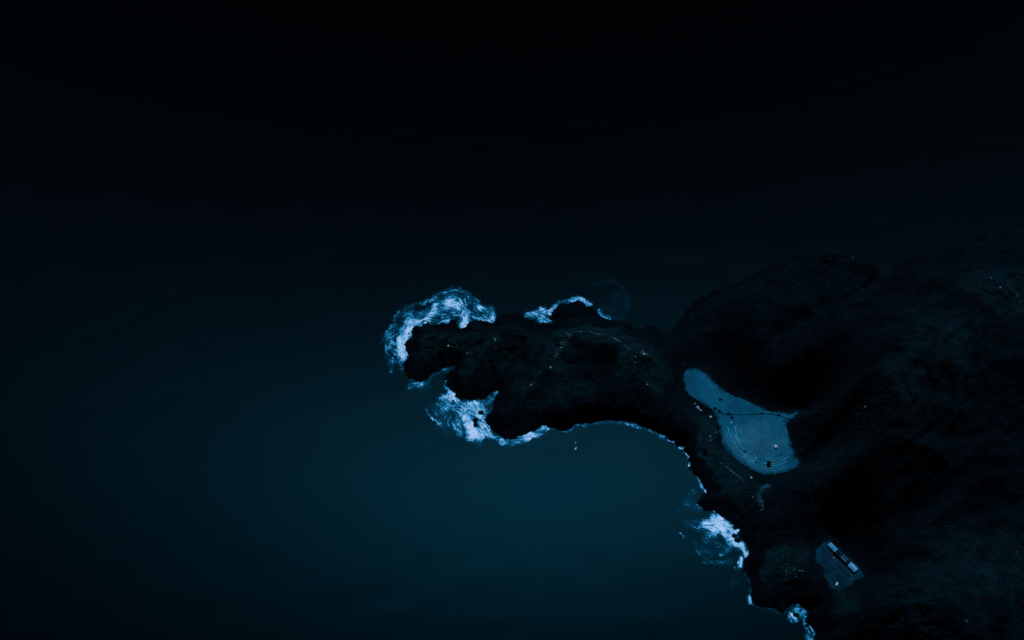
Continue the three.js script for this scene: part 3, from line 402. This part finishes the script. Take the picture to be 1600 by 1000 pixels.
// ---------------------------------------------------------------- farm buildings
const box = (w, h, d, x = 0, y = 0, z = 0) => { const g = new THREE.BoxGeometry(w, h, d); g.translate(x, y, z); return g; };
const wallMat = std(0.03, 0.055, 0.075, 0.95), stoneWallMat = std(0.014, 0.026, 0.034, 1), slateMat = [0.8, 1, 1.25].map((k) => std(0.004 * k, 0.014 * k, 0.024 * k, 0.85)), sheetMat = [0.85, 1, 1.15].map((k) => matte({ color: new THREE.Color().setRGB(0.035 * k, 0.27 * k, 0.43 * k), roughness: 0.7, specularIntensity: 0.3 })), panelMat = [0.9, 1.15].map((k) => std(0.010 * k, 0.11 * k, 0.19 * k, 0.6)), doorMat = std(0.008, 0.02, 0.03, 0.8), paneMat = new THREE.MeshPhysicalMaterial({ color: new THREE.Color().setRGB(0.01, 0.015, 0.02), roughness: 0.08 }), trimMat = std(0.25, 0.33, 0.36, 0.8), whiteMat = std(0.62, 0.68, 0.7, 0.5);
const A = plan(1297.5, 849.5, YARD_H + 4), B = plan(1338.5, 890, YARD_H + 4), len = Math.hypot(B[0] - A[0], B[1] - A[1]), turn = -Math.atan2(B[1] - A[1], B[0] - A[0]);
function along(t, side = 0) { const dx = (B[0] - A[0]) / len, dz = (B[1] - A[1]) / len; return [A[0] + dx * t + dz * side, YARD_H - 0.1, A[1] + dz * t - dx * side]; }
function house(label, at, L, W, H, rise, mats, per, opts = {}) { // gabled, ridge along x; every roof sheet a part
  const t = thing('farm_building', label, 'building', at, turn, 'farm buildings by the yard');
  const s = new THREE.Shape([[-W / 2, -0.6], [W / 2, -0.6], [W / 2, H], [0, H + rise], [-W / 2, H]].map((p) => new THREE.Vector2(...p))), g = new THREE.ExtrudeGeometry(s, { depth: L, bevelEnabled: false }); g.translate(0, 0, -L / 2); g.rotateY(Math.PI / 2);
  mesh('wall', g, opts.wall || wallMat, t);
  const slope = Math.hypot(W / 2 + 0.35, rise * (W / 2 + 0.35) / (W / 2)), tilt = Math.atan2(rise, W / 2), n = Math.round((L + 0.5) / per), pw = (L + 0.5) / n, roof = new THREE.Group(); roof.name = 'roof'; t.add(roof);
  for (const side of [-1, 1]) for (let k = 0; k < n; k++) {
    const parts = [box(pw - 0.05, 0.06, slope)]; if (opts.ribs) for (let q = 0; q < opts.ribs; q++) parts.push(box(0.07, 0.07, slope, -pw / 2 + (q + 0.5) * pw / opts.ribs, 0.05, 0));
    const m = mesh('roof_panel', mergeGeometries(parts), mats[(k * 5 + (side > 0 ? 2 : 0) + (k >> 1)) % mats.length], roof);
    m.position.set(-L / 2 - 0.25 + (k + 0.5) * pw, H + rise - Math.sin(tilt) * slope / 2 + 0.08 + 0.012 * (k % 2), side * Math.cos(tilt) * slope / 2); m.rotation.x = side * tilt;
  }
  mesh('ridge_cap', box(L + 0.5, 0.12, 0.36, 0, H + rise + 0.13, 0), opts.ridge || mats[0], roof);
  for (const x of opts.windows || []) for (const side of [-1, 1]) { const w = mesh('window', mergeGeometries([box(1.16, 0.1, 0.12, 0, 0.55, 0), box(1.16, 0.1, 0.12, 0, -0.55, 0), box(0.1, 1.0, 0.12, 0.53, 0, 0), box(0.1, 1.0, 0.12, -0.53, 0, 0)]), trimMat, t); w.position.set(x, 1.5, side * (W / 2 + 0.05)); mesh('pane', box(0.96, 1.0, 0.03), paneMat, w); }
  for (const x of opts.doors || []) { const d = mesh('door', box(1.5, 2.1, 0.1, x, 1.05, W / 2 + 0.06), doorMat, t); mesh('handle', box(0.08, 0.2, 0.06, x + 0.55, 1.05, W / 2 + 0.14), trimMat, d); }
  return [t, roof, slope, tilt];
}
house('low farm building with pale metal roof at the upper end of the yard', along(3.8), 9.4, 4.3, 2.6, 1.0, sheetMat, 1.6, { ribs: 4, doors: [-1], windows: [-3, 2.4], ridge: trimMat });
{
  const L = len - 19.2, H = 2.8, W = 5.2, rise = 1.2;
  const [t, roof, slope, tilt] = house('long dark slate roofed farmhouse between two pale roofed buildings', along(9.4 + L / 2), L, W, H, rise, slateMat, 2.2, { windows: [-10, -6, 4, 8, 11], doors: [0, -13], wall: stoneWallMat });
  for (const x of [-L * 0.02, L * 0.05, L * 0.12, L * 0.2, L * 0.27]) for (const side of [-1, 1]) { const m = mesh('roof_light', box(1.7, 0.07, slope * 0.55), panelMat[side > 0 ? 1 : 0], roof); m.position.set(x, H + rise - Math.sin(tilt) * slope * 0.5 + 0.19, side * Math.cos(tilt) * slope * 0.5); m.rotation.x = side * tilt; }
  for (const x of [-L * 0.42, L * 0.42]) { const c = mesh('chimney', box(0.9, 1.5, 0.8, x, H + rise + 0.5, 0), stoneWallMat, roof); }
}
house('square farm building with pale metal roof at the lower end of the yard', along(len - 4.2), 8.6, 5.4, 2.7, 1.2, sheetMat, 1.5, { ribs: 4, doors: [0], windows: [-3, 3], ridge: whiteMat });
{ // low wall along the yard, in front of the buildings
  const o = along(4, -8.2), t = thing('stone_wall', 'low stone wall between the farm buildings and the open yard', 'wall', o, turn), n = 26, step = (len - 2) / n;
  for (let k = 0; k < n; k++) { if (k === 6 || k === 7) continue; mesh('wall_stone', box(step - 0.06, 0.8 + 0.2 * R(), 0.5 + 0.1 * R(), k * step, 0.35, 0.15 * R()), stoneMats[k % 3 === 0 ? 0 : 0], t); if (k % 2) mesh('coping_stone', box(step * 0.7, 0.16, 0.62, k * step, 0.95, 0.05), stoneMats[k > 8 && k < 22 ? 1 : 0], t); }
}
function wheelGeo() { const g = new THREE.CylinderGeometry(0.33, 0.33, 0.22, 16); g.rotateX(Math.PI / 2); return g; }
const tyreMat = std(0.006, 0.007, 0.008, 0.9);
function car(label, u, v, h, turnBy, paint) {
  const [x, z] = plan(u, v, h + 0.8), t = thing('parked_car', label, 'car', [x, h, z], turnBy);
  const s = new THREE.Shape([[-2.1, 0.35], [2.05, 0.35], [2.15, 0.8], [1.9, 1.02], [1.0, 1.12], [0.45, 1.65], [-1.5, 1.68], [-2.05, 1.2], [-2.15, 0.8]].map((p) => new THREE.Vector2(...p))), g = new THREE.ExtrudeGeometry(s, { depth: 1.5, bevelEnabled: true, bevelSize: 0.1, bevelThickness: 0.12, bevelSegments: 2 }); g.translate(0, 0, -0.75);
  mesh('body', g, paint, t);
  const ws = mesh('windscreen', box(0.72, 0.03, 1.36), paneMat, t); ws.position.set(0.84, 1.46, 0); ws.rotation.z = -0.76;
  for (const q of [-1, 1]) { mesh('side_window', box(1.7, 0.36, 0.03, -0.5, 1.42, q * 0.885), paneMat, t); for (const e of [-1.3, 1.3]) { const w = mesh('wheel', wheelGeo(), tyreMat, t); w.position.set(e, 0.33, q * 0.82); const rim = new THREE.CylinderGeometry(0.19, 0.19, 0.235, 12); rim.rotateX(Math.PI / 2); mesh('rim', rim, trimMat, w); } mesh('headlight', box(0.08, 0.16, 0.34, 2.21, 0.82, q * 0.6), trimMat, t); }
}
car('white car parked alone in the lower corner of the yard', 1307.5, 912.5, YARD_H - 0.1, turn + 0.95 + Math.PI / 2 - 0.6, std(0.34, 0.4, 0.42, 0.4));
{ // the little white hut in the field
  const [x, z] = plan(1212, 698, FIELD_H + 1), t = thing('hut', 'small white hut standing alone in the mown field', 'hut', [x, FIELD_H, z], 0.35), W = 2.3, L = 2.9;
  const s = new THREE.Shape([[-W / 2, -0.3], [W / 2, -0.3], [W / 2, 2], [0, 2.8], [-W / 2, 2]].map((p) => new THREE.Vector2(...p))), g = new THREE.ExtrudeGeometry(s, { depth: L, bevelEnabled: false }); g.translate(0, 0, -L / 2);
  mesh('wall', g, whiteMat, t);
  const roof = new THREE.Group(); roof.name = 'roof'; t.add(roof);
  for (const q of [-1, 1]) for (let k = 0; k < 4; k++) { const m = mesh('roof_panel', box(1.55, 0.07, 0.72), whiteMat, roof); m.position.set(q * 0.68, 2.42, -1.11 + k * 0.74); m.rotation.z = -q * Math.atan2(0.8, W / 2); }
  mesh('door', box(0.9, 1.8, 0.08, 0, 0.9, L / 2 + 0.05), doorMat, t); mesh('window', box(0.06, 0.6, 0.8, W / 2 + 0.04, 1.2, 0), paneMat, t);
}

// ---------------------------------------------------------------- two small craft in the bay
function hull(L, W, H, floor) { // open hull with thickness
  const pos = [], idx = [], N = 18, M = 8; const ring = (t, inset) => { const w = Math.sin(Math.PI * Math.pow(clamp(0.06 + 0.94 * t), 0.75)) ** 0.7 * W / 2 * (1 - inset), out = []; for (let q = 0; q <= M; q++) { const a = (q / M - 0.5) * Math.PI; out.push([(t - 0.5) * L * (1 - inset * 0.4), (inset ? floor : 0) + (H - (inset ? floor : 0)) * (1 - Math.cos(a)) + 0.12 * H * (2 * t - 1) ** 2, Math.sin(a) * Math.max(w, 0.02)]); } return out; };
  for (const inset of [0, 0.12]) for (let i = 0; i <= N; i++) for (const p of ring(i / N, inset)) pos.push(...p);
  const S = M + 1, off = (N + 1) * S; for (let i = 0; i < N; i++) for (let q = 0; q < M; q++) { const a = i * S + q; idx.push(a, a + S, a + 1, a + 1, a + S, a + S + 1); const b = off + a; idx.push(b, b + 1, b + S, b + 1, b + S + 1, b + S); }
  for (let i = 0; i < N; i++) for (const q of [0, M]) { const a = i * S + q, b = off + a; idx.push(a, b, a + S, b, b + S, a + S); }
  const g = new THREE.BufferGeometry(); g.setAttribute('position', new THREE.Float32BufferAttribute(pos, 3)); g.setIndex(idx); g.computeVertexNormals(); return g;
}
{
  const [x, z] = plan(899.6, 700.6, 0.4), t = thing('rowing_boat', 'small white boat floating in the sheltered bay', 'boat', [x, -0.1, z], 1.2), hm = std(0.55, 0.66, 0.7, 0.6, { side: THREE.DoubleSide });
  mesh('hull', hull(3.9, 1.9, 0.75, 0.2), hm, t); for (const e of [-1, 0, 0.95]) mesh('seat', box(0.3, 0.05, 1.35, e, 0.55, 0), trimMat, t); mesh('outboard_motor', mergeGeometries([box(0.3, 0.45, 0.3, -2.02, 0.85, 0), box(0.12, 0.9, 0.12, -2.1, 0.2, 0)]), doorMat, t);
  for (const q of [-1, 1]) { const o = mesh('oar', mergeGeometries([limb([-0.9, 0.8, q * 0.6], [1.3, 0.8, q * 0.55], 0.03, 0.03), box(0.5, 0.03, 0.16, 1.5, 0.8, q * 0.55)]), trimMat, t); }
}
{
  const [x, z] = plan(899.4, 691.8, 0.2), t = thing('kayak', 'slim pale kayak floating just beyond the small white boat', 'kayak', [x, -0.06, z], Math.PI / 2 + 0.05), hm = std(0.16, 0.2, 0.24, 0.6, { side: THREE.DoubleSide });
  mesh('hull', hull(3.8, 0.75, 0.36, 0.12), hm, t); mesh('deck', mergeGeometries([box(1.2, 0.05, 0.5, 1.0, 0.33, 0), box(1.0, 0.05, 0.5, -1.1, 0.33, 0)]), hm, t); mesh('seat', box(0.4, 0.25, 0.4, -0.15, 0.22, 0), doorMat, t); mesh('paddle', limb([-0.1, 0.42, -1.0], [0.2, 0.42, 1.0], 0.025, 0.025), trimMat, t);
}

renderer.render(scene, camera);
